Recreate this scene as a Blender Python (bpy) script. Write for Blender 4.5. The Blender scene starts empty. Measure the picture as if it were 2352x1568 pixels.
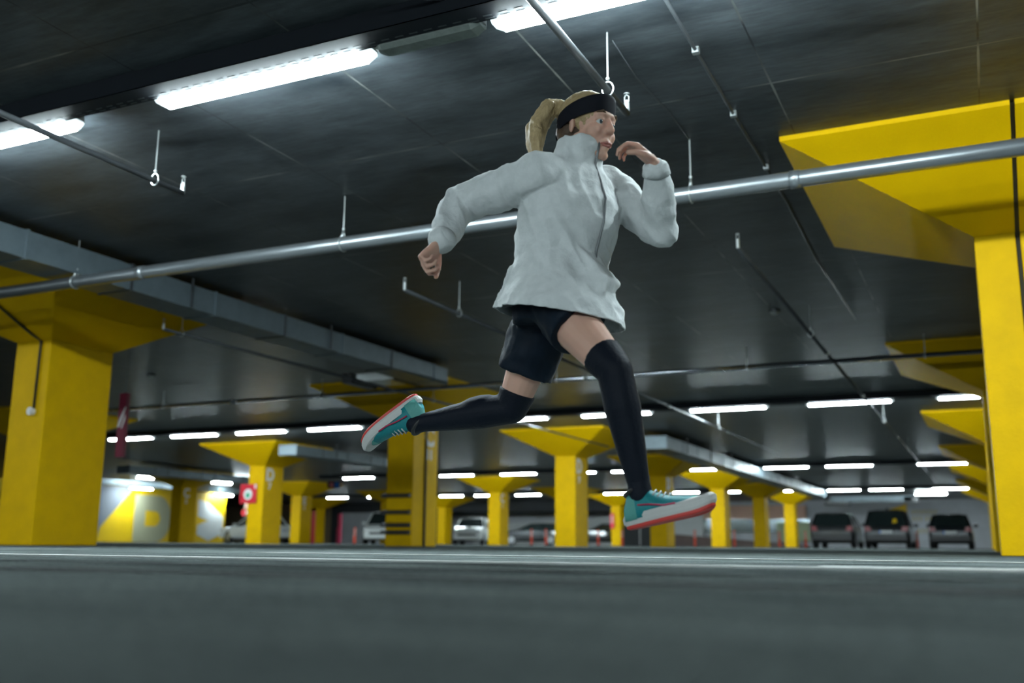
import bpy, bmesh, math, random
from mathutils import Vector, Matrix, noise
random.seed(7)
SC = bpy.context.scene
COL = SC.collection
V = Vector
PI = math.pi
ZC = 2.90            # ceiling height
LR = 2.75            # underside of the tube lamps

# ------------------------------------------------------------------ mesh helpers
class MB:
    def __init__(s): s.v = []; s.f = []
    def add(s, vs, fs):
        b = len(s.v); s.v += [tuple(p) for p in vs]; s.f += [tuple(b + i for i in f) for f in fs]; return s
    def box(s, x0, x1, y0, y1, z0, z1):
        return s.add([(x0,y0,z0),(x1,y0,z0),(x1,y1,z0),(x0,y1,z0),(x0,y0,z1),(x1,y0,z1),(x1,y1,z1),(x0,y1,z1)],
                     [(0,3,2,1),(4,5,6,7),(0,1,5,4),(1,2,6,5),(2,3,7,6),(3,0,4,7)])
    def loops(s, L, cap=True, close=True):
        n = len(L[0]); b = len(s.v)
        for l in L: s.v += [tuple(p) for p in l]
        for i in range(len(L) - 1):
            for j in range(n if close else n - 1):
                k = (j + 1) % n
                s.f.append((b+i*n+j, b+i*n+k, b+(i+1)*n+k, b+(i+1)*n+j))
        if cap:
            s.f.append(tuple(b + j for j in reversed(range(n))))
            s.f.append(tuple(b + (len(L)-1)*n + j for j in range(n)))
        return s
    def tube(s, pts, r, n=12, cap=True):
        pts = [V(p) for p in pts]; rs = r if isinstance(r, (list, tuple)) else [r]*len(pts)
        L = []; pu = None
        for i, p in enumerate(pts):
            d = (pts[min(i+1, len(pts)-1)] - pts[max(i-1, 0)]).normalized()
            if pu is None:
                a = V((0,0,1)) if abs(d.z) < .9 else V((1,0,0))
                u = d.cross(a).normalized()
            else:
                u = (pu - d*pu.dot(d)).normalized()
            pu = u; w = d.cross(u)
            L.append([p + u*math.cos(2*PI*k/n)*rs[i] + w*math.sin(2*PI*k/n)*rs[i] for k in range(n)])
        return s.loops(L, cap)
    def ell(s, c, ax, n=16, m=10):
        c = V(c); a, b, d = [V(x) for x in ax]; L = []
        for i in range(1, m):
            t = PI*i/m
            L.append([c + a*(math.sin(t)*math.cos(2*PI*k/n)) + b*(math.sin(t)*math.sin(2*PI*k/n)) + d*math.cos(t) for k in range(n)])
        s.loops(L, cap=False)
        o = len(s.v) - len(L)*n; t = len(s.v); s.v += [tuple(c + d), tuple(c - d)]
        for k in range(n):
            s.f.append((t, o + k, o + (k+1) % n)); q = o + (len(L)-1)*n
            s.f.append((t+1, q + (k+1) % n, q + k))
        return s
    def sph(s, c, r, n=16, m=10): return s.ell(c, ((r,0,0),(0,r,0),(0,0,r)), n, m)
    def cap(s, p0, r0, p1, r1, n=16):
        s.sph(p0, r0, n, 10); s.sph(p1, r1, n, 10); return s.tube([p0, p1], [r0, r1], n)
    def chain(s, pts, n=16):
        for (p, r), (q, t) in zip(pts, pts[1:]): s.cap(p, r, q, t, n)
        return s
    def prism(s, poly, axis, a0, a1):
        def P(u, w, t): return {'x': (t, u, w), 'y': (u, t, w), 'z': (u, w, t)}[axis]
        return s.loops([[P(u, w, a0) for u, w in poly], [P(u, w, a1) for u, w in poly]])
    def mesh(s, name):
        me = bpy.data.meshes.new(name); me.from_pydata(s.v, [], s.f); me.update()
        bm = bmesh.new(); bm.from_mesh(me); bmesh.ops.recalc_face_normals(bm, faces=bm.faces); bm.to_mesh(me); bm.free()
        return me
    def build(s, name, m, parent=None, smooth=False, bevel=0):
        return link(name, s.mesh(name), m, parent, smooth, bevel)

def link(name, me, m, parent=None, smooth=False, bevel=0):
    o = bpy.data.objects.new(name, me); COL.objects.link(o)
    if m is not None and len(me.materials) == 0: me.materials.append(m)
    if parent is not None: o.parent = parent
    if smooth:
        for p in me.polygons: p.use_smooth = True
    if bevel:
        b = o.modifiers.new('bevel', 'BEVEL'); b.width = bevel; b.segments = 2; b.limit_method = 'ANGLE'
    return o

def tag(o, label=None, cat=None, group=None, kind=None):
    if label: o['label'] = label
    if cat: o['category'] = cat
    if group: o['group'] = group
    if kind: o['kind'] = kind
    return o

def empty(name, loc, label, cat, group=None, rz=0):
    o = bpy.data.objects.new(name, None); COL.objects.link(o); o.location = loc; o.rotation_euler = (0,0,rz)
    o.empty_display_size = .1
    return tag(o, label, cat, group)

KIDS = {}
def copy_tree(o, loc, label, rz=None):
    def rec(a, par):
        c = a.copy(); COL.objects.link(c); c.parent = par
        for k in [x for x in bpy.data.objects if x.parent == a]: rec(k, c)
        return c
    c = rec(o, None); c.location = loc; c['label'] = label
    if rz is not None: c.rotation_euler = (0,0,rz)
    return c

def struct(name, mb, m, smooth=False):
    return tag(mb.build(name, m, None, smooth), kind='structure')

# ------------------------------------------------------------------ materials
def mat(name, col, rough=.5, metal=0, spec=.5, n_amt=0, n_scale=4, n_col=None, emit=None, e_str=0, bump=0, b_scale=60, coat=0, stretch=None, rough_var=0, trans=0, alpha=1):
    m = bpy.data.materials.new(name); m.use_nodes = True; nt = m.node_tree; N = nt.nodes; L = nt.links
    b = N['Principled BSDF']
    b.inputs['Base Color'].default_value = (*col, 1); b.inputs['Roughness'].default_value = rough
    b.inputs['Metallic'].default_value = metal; b.inputs['Specular IOR Level'].default_value = spec
    b.inputs['Coat Weight'].default_value = coat; b.inputs['Coat Roughness'].default_value = .1
    b.inputs['Transmission Weight'].default_value = trans
    tc = N.new('ShaderNodeTexCoord'); mp = N.new('ShaderNodeMapping'); L.new(tc.outputs['Object'], mp.inputs['Vector'])
    if stretch: mp.inputs['Scale'].default_value = stretch
    if n_amt:
        nz = N.new('ShaderNodeTexNoise'); nz.inputs['Scale'].default_value = n_scale; nz.inputs['Detail'].default_value = 6
        nz.inputs['Roughness'].default_value = .65
        L.new(mp.outputs[0], nz.inputs['Vector'])
        rp = N.new('ShaderNodeValToRGB'); rp.color_ramp.elements[0].position = .35; rp.color_ramp.elements[1].position = .7
        L.new(nz.outputs['Fac'], rp.inputs[0])
        mx = N.new('ShaderNodeMix'); mx.data_type = 'RGBA'
        c2 = n_col or tuple(c*(1-n_amt) for c in col)
        mx.inputs[6].default_value = (*col, 1); mx.inputs[7].default_value = (*c2, 1)
        ml = N.new('ShaderNodeMath'); ml.operation = 'MULTIPLY'; ml.inputs[1].default_value = 1 if not n_col else n_amt
        L.new(rp.outputs[0], ml.inputs[0]); L.new(ml.outputs[0], mx.inputs[0]); L.new(mx.outputs[2], b.inputs['Base Color'])
        if rough_var:
            mr = N.new('ShaderNodeMapRange'); mr.inputs['To Min'].default_value = rough - rough_var; mr.inputs['To Max'].default_value = rough + rough_var
            L.new(nz.outputs['Fac'], mr.inputs[0]); L.new(mr.outputs[0], b.inputs['Roughness'])
    if bump:
        nb = N.new('ShaderNodeTexNoise'); nb.inputs['Scale'].default_value = b_scale; nb.inputs['Detail'].default_value = 5
        L.new(mp.outputs[0], nb.inputs['Vector'])
        bp = N.new('ShaderNodeBump'); bp.inputs['Strength'].default_value = bump; bp.inputs['Distance'].default_value = .01
        L.new(nb.outputs['Fac'], bp.inputs['Height']); L.new(bp.outputs[0], b.inputs['Normal'])
    if emit:
        b.inputs['Emission Color'].default_value = (*emit, 1); b.inputs['Emission Strength'].default_value = e_str
    return m

def ceiling_mat():
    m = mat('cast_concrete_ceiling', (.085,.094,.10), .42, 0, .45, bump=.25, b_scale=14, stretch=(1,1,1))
    nt = m.node_tree; N = nt.nodes; L = nt.links; b = N['Principled BSDF']
    tc = N.new('ShaderNodeTexCoord')
    n1 = N.new('ShaderNodeTexNoise'); n1.inputs['Scale'].default_value = 1.3; n1.inputs['Detail'].default_value = 9; n1.inputs['Roughness'].default_value = .68
    mp = N.new('ShaderNodeMapping'); mp.inputs['Scale'].default_value = (.7,1.9,1); L.new(tc.outputs['Object'], mp.inputs[0]); L.new(mp.outputs[0], n1.inputs['Vector'])
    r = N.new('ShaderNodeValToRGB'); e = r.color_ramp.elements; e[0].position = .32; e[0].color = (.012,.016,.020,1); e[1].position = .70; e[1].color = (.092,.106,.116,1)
    L.new(n1.outputs['Fac'], r.inputs[0])
    n2 = N.new('ShaderNodeTexNoise'); n2.inputs['Scale'].default_value = 16; n2.inputs['Detail'].default_value = 6
    mp2 = N.new('ShaderNodeMapping'); mp2.inputs['Scale'].default_value = (.4,2.4,1); L.new(tc.outputs['Object'], mp2.inputs[0]); L.new(mp2.outputs[0], n2.inputs['Vector'])
    r2 = N.new('ShaderNodeMapRange'); r2.inputs[1].default_value = .3; r2.inputs[2].default_value = .7; r2.inputs[3].default_value = .72; r2.inputs[4].default_value = 1.25
    L.new(n2.outputs['Fac'], r2.inputs[0])
    mul = N.new('ShaderNodeMix'); mul.data_type = 'RGBA'; mul.blend_type = 'MULTIPLY'; mul.inputs[0].default_value = 1
    L.new(r.outputs[0], mul.inputs[6]); L.new(r2.outputs[0], mul.inputs[7])
    sx = N.new('ShaderNodeSeparateXYZ')
    wob = N.new('ShaderNodeTexNoise'); wob.inputs['Scale'].default_value = 5; L.new(tc.outputs['Object'], wob.inputs['Vector'])
    L.new(tc.outputs['Object'], sx.inputs[0])
    def seam(out, period, off, w):
        a = N.new('ShaderNodeMath'); a.operation = 'MULTIPLY_ADD'; a.inputs[1].default_value = 1/period; a.inputs[2].default_value = -off/period + .5
        L.new(out, a.inputs[0])
        f = N.new('ShaderNodeMath'); f.operation = 'FRACT'; L.new(a.outputs[0], f.inputs[0])
        s_ = N.new('ShaderNodeMath'); s_.operation = 'SUBTRACT'; s_.inputs[1].default_value = .5; L.new(f.outputs[0], s_.inputs[0])
        ab = N.new('ShaderNodeMath'); ab.operation = 'ABSOLUTE'; L.new(s_.outputs[0], ab.inputs[0])
        wv = N.new('ShaderNodeMath'); wv.operation = 'MULTIPLY'; wv.inputs[1].default_value = 2*w/period; L.new(wob.outputs['Fac'], wv.inputs[0])
        lt = N.new('ShaderNodeMath'); lt.operation = 'LESS_THAN'; L.new(ab.outputs[0], lt.inputs[0]); L.new(wv.outputs[0], lt.inputs[1])
        return lt.outputs[0]
    sA = seam(sx.outputs['X'], 1.18, -4.56, .006); sB = seam(sx.outputs['Y'], 2.12, 3.81, .008)
    mxs = N.new('ShaderNodeMath'); mxs.operation = 'MAXIMUM'; L.new(sA, mxs.inputs[0]); L.new(sB, mxs.inputs[1])
    n3 = N.new('ShaderNodeTexNoise'); n3.inputs['Scale'].default_value = 1.7; L.new(tc.outputs['Object'], n3.inputs['Vector'])
    gt = N.new('ShaderNodeMapRange'); gt.inputs[1].default_value = .42; gt.inputs[2].default_value = .62; L.new(n3.outputs['Fac'], gt.inputs[0])
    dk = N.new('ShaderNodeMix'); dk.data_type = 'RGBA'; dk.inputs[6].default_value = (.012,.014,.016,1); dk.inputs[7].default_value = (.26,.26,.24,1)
    L.new(gt.outputs[0], dk.inputs[0])
    fin = N.new('ShaderNodeMix'); fin.data_type = 'RGBA'; L.new(mxs.outputs[0], fin.inputs[0]); L.new(mul.outputs[2], fin.inputs[6]); L.new(dk.outputs[2], fin.inputs[7])
    L.new(fin.outputs[2], b.inputs['Base Color'])
    rr = N.new('ShaderNodeMapRange'); rr.inputs[3].default_value = .30; rr.inputs[4].default_value = .50; L.new(n1.outputs['Fac'], rr.inputs[0]); L.new(rr.outputs[0], b.inputs['Roughness'])
    return m

def floor_mat():
    m = mat('worn_asphalt_floor', (.06,.07,.068), .6, 0, .0, bump=.35, b_scale=55)
    nt = m.node_tree; N = nt.nodes; L = nt.links; b = N['Principled BSDF']
    tc = N.new('ShaderNodeTexCoord')
    n1 = N.new('ShaderNodeTexNoise'); n1.inputs['Scale'].default_value = 1.6; n1.inputs['Detail'].default_value = 9; n1.inputs['Roughness'].default_value = .75
    mpf = N.new('ShaderNodeMapping'); mpf.inputs['Scale'].default_value = (.6,1.6,1); L.new(tc.outputs['Object'], mpf.inputs[0]); L.new(mpf.outputs[0], n1.inputs['Vector'])
    r = N.new('ShaderNodeValToRGB'); e = r.color_ramp.elements; e[0].position = .33; e[0].color = (.045,.054,.055,1); e[1].position = .64; e[1].color = (.17,.192,.187,1)
    L.new(n1.outputs['Fac'], r.inputs[0])
    n2 = N.new('ShaderNodeTexNoise'); n2.inputs['Scale'].default_value = 90; n2.inputs['Detail'].default_value = 4; L.new(tc.outputs['Object'], n2.inputs['Vector'])
    r2 = N.new('ShaderNodeMapRange'); r2.inputs[1].default_value = .3; r2.inputs[2].default_value = .65; r2.inputs[3].default_value = .45; r2.inputs[4].default_value = 1.3
    L.new(n2.outputs['Fac'], r2.inputs[0])
    mul = N.new('ShaderNodeMix'); mul.data_type = 'RGBA'; mul.blend_type = 'MULTIPLY'; mul.inputs[0].default_value = 1
    L.new(r.outputs[0], mul.inputs[6]); L.new(r2.outputs[0], mul.inputs[7])
    vo = N.new('ShaderNodeTexVoronoi'); vo.inputs['Scale'].default_value = 9; L.new(tc.outputs['Object'], vo.inputs['Vector'])
    sp = N.new('ShaderNodeMath'); sp.operation = 'LESS_THAN'; sp.inputs[1].default_value = .07; L.new(vo.outputs['Distance'], sp.inputs[0])
    fin = N.new('ShaderNodeMix'); fin.data_type = 'RGBA'; fin.inputs[7].default_value = (.012,.013,.014,1); L.new(sp.outputs[0], fin.inputs[0]); L.new(mul.outputs[2], fin.inputs[6])
    L.new(fin.outputs[2], b.inputs['Base Color'])
    rr = N.new('ShaderNodeMapRange'); rr.inputs[3].default_value = .35; rr.inputs[4].default_value = .6; L.new(n1.outputs['Fac'], rr.inputs[0]); L.new(rr.outputs[0], b.inputs['Roughness'])
    return m

M = {}
M['ceiling'] = ceiling_mat(); M['floor'] = floor_mat()
M['yellow'] = mat('yellow_paint', (.78,.465,.0), .6, 0, .10, n_amt=.28, n_scale=2.2, n_col=(.58,.34,.0), bump=.12, b_scale=30)
M['yellow_scuff'] = mat('scuffed_yellow_paint', (.76,.45,.0), .6, 0, .10, n_amt=.25, n_scale=4, n_col=(.40,.24,.01), bump=.2, b_scale=30)
M['tarseam'] = mat('tar_seam', (.012,.013,.016), .8, spec=.1)
M['joint'] = mat('dark_joint', (.03,.025,.01), .8)  # dark filling of the column joints, also on the side strip
M['wallgrey'] = mat('grey_wall_paint', (.62,.64,.68), .7, n_amt=.2, n_scale=.8)
M['wallwhite'] = mat('white_wall_paint', (.74,.77,.77), .7, n_amt=.15, n_scale=.8)
M['wallyellow'] = mat('yellow_wall_paint', (.88,.56,.0), .6, n_amt=.12, n_scale=1)
M['walldark'] = mat('dark_wall_paint', (.05,.055,.06), .8, n_amt=.2, n_scale=1)
M['graphicgrey'] = mat('blue_grey_wall_paint', (.20,.22,.26), .7)
M['graphiccream'] = mat('cream_wall_paint', (.42,.42,.28), .7)
M['tan'] = mat('tan_shop_wall', (.34,.26,.15), .7, n_amt=.3, n_scale=.7)
M['pink'] = mat('salmon_wall_paint', (.80,.50,.38), .6, n_amt=.15, n_scale=1)
M['green'] = mat('olive_wall_paint', (.42,.50,.30), .6, n_amt=.15, n_scale=1)
M['brown'] = mat('brown_ramp_paint', (.16,.11,.10), .7, n_amt=.2, n_scale=2)
M['white'] = mat('white_line_paint', (.48,.50,.48), .55, n_amt=.45, n_scale=14, n_col=(.25,.27,.26), bump=.2, b_scale=60)
M['letter'] = mat('white_letter_paint', (.88,.86,.80), .6, n_amt=.1, n_scale=8)
M['ylet'] = mat('yellow_letter_paint', (.62,.48,.06), .6)
M['pipe'] = mat('galvanised_pipe', (.34,.37,.39), .33, .75, .5, n_amt=.3, n_scale=6, rough_var=.06, stretch=(.3,4,4))
M['chrome'] = mat('polished_pipe', (.75,.77,.85), .12, 1)
M['steel'] = mat('dark_steel', (.10,.11,.12), .45, .7, n_amt=.2, n_scale=6)
M['bright'] = mat('bright_zinc', (.62,.66,.66), .3, .8)
M['duct'] = mat('galvanised_duct', (.15,.19,.215), .42, .35, .5, n_amt=.5, n_scale=5, n_col=(.09,.12,.14), rough_var=.08)
M['tray'] = mat('dark_tray_metal', (.010,.013,.018), .7, 0, .2)
M['slot'] = mat('tray_slot', (.05,.06,.065), .7)
M['lamp_base'] = mat('grey_lamp_housing', (.45,.47,.48), .5)
M['lit'] = mat('lit_diffuser', (.9,.95,.95), .4, emit=(.80,.96,1.0), e_str=170)
M['lampcap'] = mat('clear_end_cap', (.62,.70,.70), .2, 0, .6, emit=(.80,.96,1.0), e_str=1.6)
M['unlit'] = mat('unlit_diffuser', (.22,.25,.23), .15, 0, .7, n_amt=.3, n_scale=12)
M['clip'] = mat('lamp_clip', (.12,.14,.15), .4, .5)
M['red'] = mat('red_sign', (.62,.02,.04), .4)
M['maroon'] = mat('maroon_banner', (.22,.012,.04), .5)
M['blue'] = mat('blue_sign', (.02,.16,.62), .4)
M['signwhite'] = mat('white_sign', (.75,.75,.75), .4)
M['signgreen'] = mat('green_sign', (.02,.35,.18), .4)
M['orange'] = mat('red_orange_plastic', (.80,.07,.02), .4)
M['peach'] = mat('reflective_band', (.75,.42,.38), .4)
M['glass'] = mat('dark_glass', (.02,.03,.03), .06, 0, .8, coat=.6)
M['shopglass'] = mat('reflective_shop_glass', (.25,.30,.32), .12, .6, .8)
M['tyre'] = mat('tyre_rubber', (.015,.015,.016), .8)
M['rim'] = mat('wheel_rim', (.35,.36,.37), .3, .8)
M['plastic'] = mat('black_plastic', (.02,.02,.022), .45)
M['plate'] = mat('number_plate', (.60,.62,.62), .4)
M['taillight'] = mat('tail_light', (.25,.006,.015), .3, coat=.1)
M['headlight'] = mat('head_light', (.75,.78,.78), .1, coat=.6)
def carpaint(n, c, met=.3): return mat(n, c, .32, met, .5, coat=.8)
M['car_grey'] = carpaint('grey_car_paint', (.025,.028,.031)); M['car_dark'] = carpaint('charcoal_car_paint', (.014,.016,.019))
M['car_black'] = carpaint('black_car_paint', (.003,.006,.010)); M['car_white'] = carpaint('white_car_paint', (.80,.84,.83), 0)
M['skin'] = mat('skin', (.76,.45,.34), .5, 0, .4, n_amt=.3, n_scale=9, n_col=(.68,.37,.27))
M['skin'].node_tree.nodes['Principled BSDF'].inputs['Subsurface Weight'].default_value = .08
M['lips'] = mat('lips', (.44,.15,.12), .45); M['eyewhite'] = mat('eye_white', (.7,.7,.68), .2); M['iris'] = mat('iris', (.03,.05,.06), .15)
M['brow'] = mat('eyebrow', (.10,.06,.03), .8)
M['hair'] = mat('blonde_hair', (.60,.45,.24), .5, 0, .4, n_amt=.6, n_scale=9, n_col=(.28,.18,.08), stretch=(3,14,3), bump=.5, b_scale=24)
M['hairdark'] = mat('shaded_under_hair', (.10,.055,.03), .6, n_amt=.5, n_scale=20, bump=.4, b_scale=40)  # brown colour paints in the shade on the hair below the headband
M['band'] = mat('black_headband', (.008,.009,.014), .8, 0, .2)
M['jacket'] = mat('heather_grey_jersey', (.84,.87,.87), .85, 0, .2, n_amt=.6, n_scale=26, n_col=(.70,.74,.74), bump=.3, b_scale=70)
M['zip'] = mat('grey_zip', (.20,.21,.22), .4, .3)
M['shorts'] = mat('navy_shorts_fabric', (.005,.013,.026), .65, 0, .2, n_amt=.4, n_scale=10, bump=.3, b_scale=20)
M['sock'] = mat('black_sock_knit', (.004,.007,.015), .6, 0, .2, bump=.2, b_scale=90)
M['teal'] = mat('teal_mesh_fabric', (.0,.20,.23), .55, n_amt=.5, n_scale=40, n_col=(.01,.30,.31), bump=.2, b_scale=200)
M['mint'] = mat('mint_mesh_fabric', (.10,.36,.32), .6, bump=.2, b_scale=200)
M['midsole'] = mat('white_midsole', (.62,.62,.60), .5); M['outsole'] = mat('coral_outsole', (.62,.05,.04), .5)
M['stripe'] = mat('crimson_stripe', (.45,.02,.08), .5); M['lace'] = mat('pale_lace', (.6,.62,.6), .7)

# ------------------------------------------------------------------ room shell
X0, X1, Y0, Y1 = -56., 22., -14., 66.
struct('floor', MB().box(X0, X1, Y0, Y1, -.2, 0), M['floor'])
struct('ceiling', MB().box(X0, X1, Y0, Y1, ZC, ZC+.25), M['ceiling'])
struct('wall_back', MB().box(X0, X1, Y1, Y1+.2, 0, ZC), M['wallgrey'])
struct('wall_front', MB().box(X0, X1, Y0-.2, Y0, 0, ZC), M['wallgrey'])
struct('wall_right', MB().box(X1, X1+.2, Y0, Y1, 0, ZC), M['wallgrey'])
struct('wall_left', MB().box(-41.8, -41.5, Y0, 47.6, 0, ZC), M['wallyellow'])
struct('wall_entrance', MB().box(X0-.2, X0, Y0, Y1, 0, ZC), M['walldark'])
struct('floor_line_near', MB().box(-4.5, 9, 2.62, 2.77, 0, .004), M['white'])
struct('floor_line_far', MB().box(-3.4, 12, 4.10, 4.24, 0, .004), M['white'])
struct('floor_line_thick', MB().box(-.42, 3, 2.775, 2.90, 0, .004), M['white'])

for k, (yc, x0, x1, hw_) in enumerate(((2.36,-3.2,3.0,.03),(1.90,-2.6,1.2,.05),(1.40,-2.4,.6,.06))):
    jm = MB(); top = []; bot = []; x = x0
    while x < x1:
        a_ = hw_*(.4+1.2*abs(noise.noise(V((x*3, yc, 0))))); o2 = .02*noise.noise(V((x*1.5, yc*3, 2)))
        top.append((x, yc+o2+a_, .002)); bot.append((x, yc+o2-a_, .002)); x += .06
    jm.loops([top, bot], cap=False, close=False)
    struct('floor_crack', jm, M['tarseam'])

def plane_x(poly, x, t, name, m, parent=None):   # a painted patch on a wall of constant X, facing +X
    return MB().prism(poly, 'x', x, x+t).build(name, m, parent)
# wall graphic on the left wall
struct('wall_left_grey_corner', MB().prism([(33,0),(38.0,0.0),(38.2,.75),(40.35,ZC-.02),(33,ZC-.02)], 'x', -41.5, -41.492), M['graphicgrey'])
def d_shape(y0, y1, z0, z1, t, n=24):
    out = []; inn = []; w = y1-y0; h = z1-z0; k = .55*w; b = .24*w*1.25
    def ring(y0, y1, z0, z1, r, sh):
        c = [(y0, z0)]
        for i in range(n+1):
            a = -PI/2 + PI/2*i/n; c.append((y1-r+r*math.cos(a), z0+r+r*math.sin(a)))
        for i in range(n+1):
            a = PI/2*i/n; c.append((y1-r+r*math.cos(a), z1-r+r*math.sin(a)))
        c.append((y0, z1)); return c
    return ring(y0, y1, z0, z1, min(w,h)*.42, 0), ring(y0+b, y1-b*.95, z0+b*1.05, z1-b*1.05, min(w-2*b, h-2*b)*.49, 0)
o_, i_ = d_shape(40.45, 43.1, .02, 2.52, 0)
dm = MB(); n_ = len(o_)
dm.loops([[(-41.488, y, z) for y, z in o_], [(-41.488, y, z) for y, z in i_]], cap=False)
dm.loops([[(-41.496, y, z) for y, z in o_], [(-41.488, y, z) for y, z in o_]], cap=False)
tag(dm.build('painted_letter', M['graphiccream']), 'giant white letter D painted on the yellow left wall', 'sign')
tag(MB().prism([(45.3,2.45),(46.1,2.3),(47.45,1.5),(47.45,.55),(46.3,.1),(45.3,.45),(45.3,1.0),(46.2,1.25),(45.3,1.5)], 'x', -41.5, -41.49).build('painted_arrow', M['wallwhite']),
    'white arrow painted on the yellow left wall behind the white car', 'sign')

# back wall: soffit, panels, shop glass, ramp
struct('wall_back_white_band', MB().prism([(-34,.0),(-17,.0),(-17,2.35),(-34,1.35)], 'y', 65.6, 65.95), M['wallwhite'])
struct('wall_back_soffit', MB().box(-34, -18.5, 61.5, 65.6, 2.2, ZC), M['walldark'])
struct('wall_back_salmon', MB().box(-17, -10.4, 65.7, 65.98, 1.75, 2.62), M['pink'])
struct('wall_back_olive', MB().box(-12.2, -10.2, 65.5, 65.7, .35, 1.55), M['green'])
struct('window_1', MB().box(-17, -10.2, 65.6, 65.7, .9, 1.75), M['shopglass'])
struct('trim_1', MB().prism([(-18.4,.0),(-10.2,.0),(-10.2,.12),(-18.4,.75)], 'y', 62.5, 65.4), M['brown'])
struct('wall_shop_front', MB().box(-56, -44, 62, 62.3, 0, ZC), M['tan'])
struct('wall_shop_side', MB().box(-44, -34, 62, 62.3, 0, ZC), M['walldark'])
struct('wall_shop_grey', MB().box(-42.9, -38.8, 61.7, 62.0, 0, 2.2), M['wallgrey'])
tag(MB().prism([(-6.35,2.02),(-4.45,2.66),(-4.45,1.2),(-4.9,1.2),(-4.9,2.0)], 'y', 65.97, 66.0).build('painted_triangle', M['wallyellow']),
    'yellow triangular arrow painted on the grey back wall above the middle parked car', 'sign')
lt_o = empty('wall_lettering', (-3, 65.98, 1.5), 'faded yellow lettering on the grey back wall between two parked cars', 'lettering')
for (x0, x1, z) in ((-4.15,-2.7,2.12),(-4.15,-3.6,1.72),(-3.4,-1.6,1.72),(-3.9,-3.3,1.0)):
    x = x0+3; z -= 1.5; lt = MB()
    while x < x1+3:
        lt.box(x, x+.05, 0, .02, z-.13, z+.13).box(x, x+.13, 0, .02, z+.09, z+.13); x += .21
    lt.build('text_line', M['ylet'], lt_o)

# ------------------------------------------------------------------ columns with spreading capitals
def text_mesh(s, size, ext=.004):
    c = bpy.data.curves.new('lettering', 'FONT'); c.body = s; c.size = size; c.extrude = ext; c.offset = size*.035
    c.align_x = 'CENTER'
    o = bpy.data.objects.new('tmp', c); COL.objects.link(o)
    dg = bpy.context.evaluated_depsgraph_get(); me = bpy.data.meshes.new_from_object(o.evaluated_get(dg))
    bpy.data.objects.remove(o); return me

def letter_on(parent, s, size, lx, ly, lz, name='lettering', axis='x', m=None):
    o = link(name, text_mesh(s, size), m or M['letter'], parent)
    o.location = (lx, ly, lz)
    o.rotation_euler = (PI/2, 0, PI/2) if axis == 'x' else (PI/2, 0, 0)
    return o

HX, HY, ZB = .28, .45, 2.28
def column_meshes(hx0, hx1, cx0, cx1):
    s = MB().box(hx0, hx1, -HY, HY, 0, ZB+.001)
    c = MB(); t = ZC - .035
    c.loops([[(hx0,-HY,ZB),(hx1,-HY,ZB),(hx1,HY,ZB),(hx0,HY,ZB)],
             [(cx0,-1.4,t),(cx1,-1.4,t),(cx1,1.4,t),(cx0,1.4,t)],
             [(cx0,-1.4,ZC),(cx1,-1.4,ZC),(cx1,1.4,ZC),(cx0,1.4,ZC)]])
    return s.mesh('shaft'), c.mesh('capital')
ms, mc = column_meshes(-HX, HX, -1.4, 1.4)
COLS = {}
def column(X, Y, label, let=None, num=None):
    r = empty('concrete_column', (X, Y, 0), label, 'column', 'yellow mushroom-headed columns of the car park')
    link('shaft', ms, M['yellow_scuff'], r, bevel=.012); link('capital', mc, M['yellow'], r)
    if let: letter_on(r, let, .50, HX+.003, -.17 if Y > 18 or X < -15 else .12, 1.86)
    if num: letter_on(r, num, .26, HX+.003, -.17 if Y > 18 or X < -15 else .12, 1.60, 'number_lettering')
    COLS[(X, Y)] = r; return r
column(-9.7, 8.2, 'large yellow column with spreading head at the far left, nearest on that side')
mid = column(-9.7, 16.2, 'yellow column marked C 11 with dark bands across its front', 'C', '11')
column(-9.7, 24.2, 'bright yellow column with a letter D, standing behind the runner\'s legs', 'D', '9')
column(-9.7, 32.2, 'shaded yellow column behind the runner\'s front shoe', 'D', '8')
column(-9.7, 40.2, 'yellow column just right of the runner\'s front shoe')
column(-9.7, 48.2, 'dark olive yellow column between two brighter ones, left of the grey cars')
column(-9.7, 56.2, 'yellow column nearest the left side of the three parked cars')
column(-19.6, 16.2, 'dark yellow column mostly hidden behind the large left column')
column(-19.6, 24.2, 'yellow column lettered D with a red square sign on its front', 'D', '7')
column(-19.6, 40.2, 'yellow column standing beside the white car seen from the front', 'C', '6')
column(-19.6, 48.2, 'yellow column hidden behind the bright column lettered D')
column(-19.6, 56.2, 'small distant yellow column carrying a red extinguisher case')
column(-30.3, 32.2, 'shaded yellow column in front of the giant painted D wall', 'C', '5')
column(-30.3, 40.2, 'bright yellow column right of the white car in side view', 'E', '4')
column(-30.3, 48.2, 'distant yellow column hidden behind the column marked C 11')
column(-31.2, 56.2, 'small distant yellow column just right of the column marked C 11')
column(-41.0, 56.2, 'thin distant yellow column by the red doorway post')
# dark guard bands on the C 11 column and its side conduit
for z in (.90, .60, .37, .24):
    MB().prism([(-HY-.01, z-.035),(-HY-.10, z-.02),(-HY-.10, z+.02),(-HY-.01, z+.05)], 'x', -HX-.05, HX-.02).build('guard_band', M['plastic'], mid)
MB().box(HX, HX+.03, -.04, .0, 0, ZB).build('side_strip', M['joint'], mid)
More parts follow.
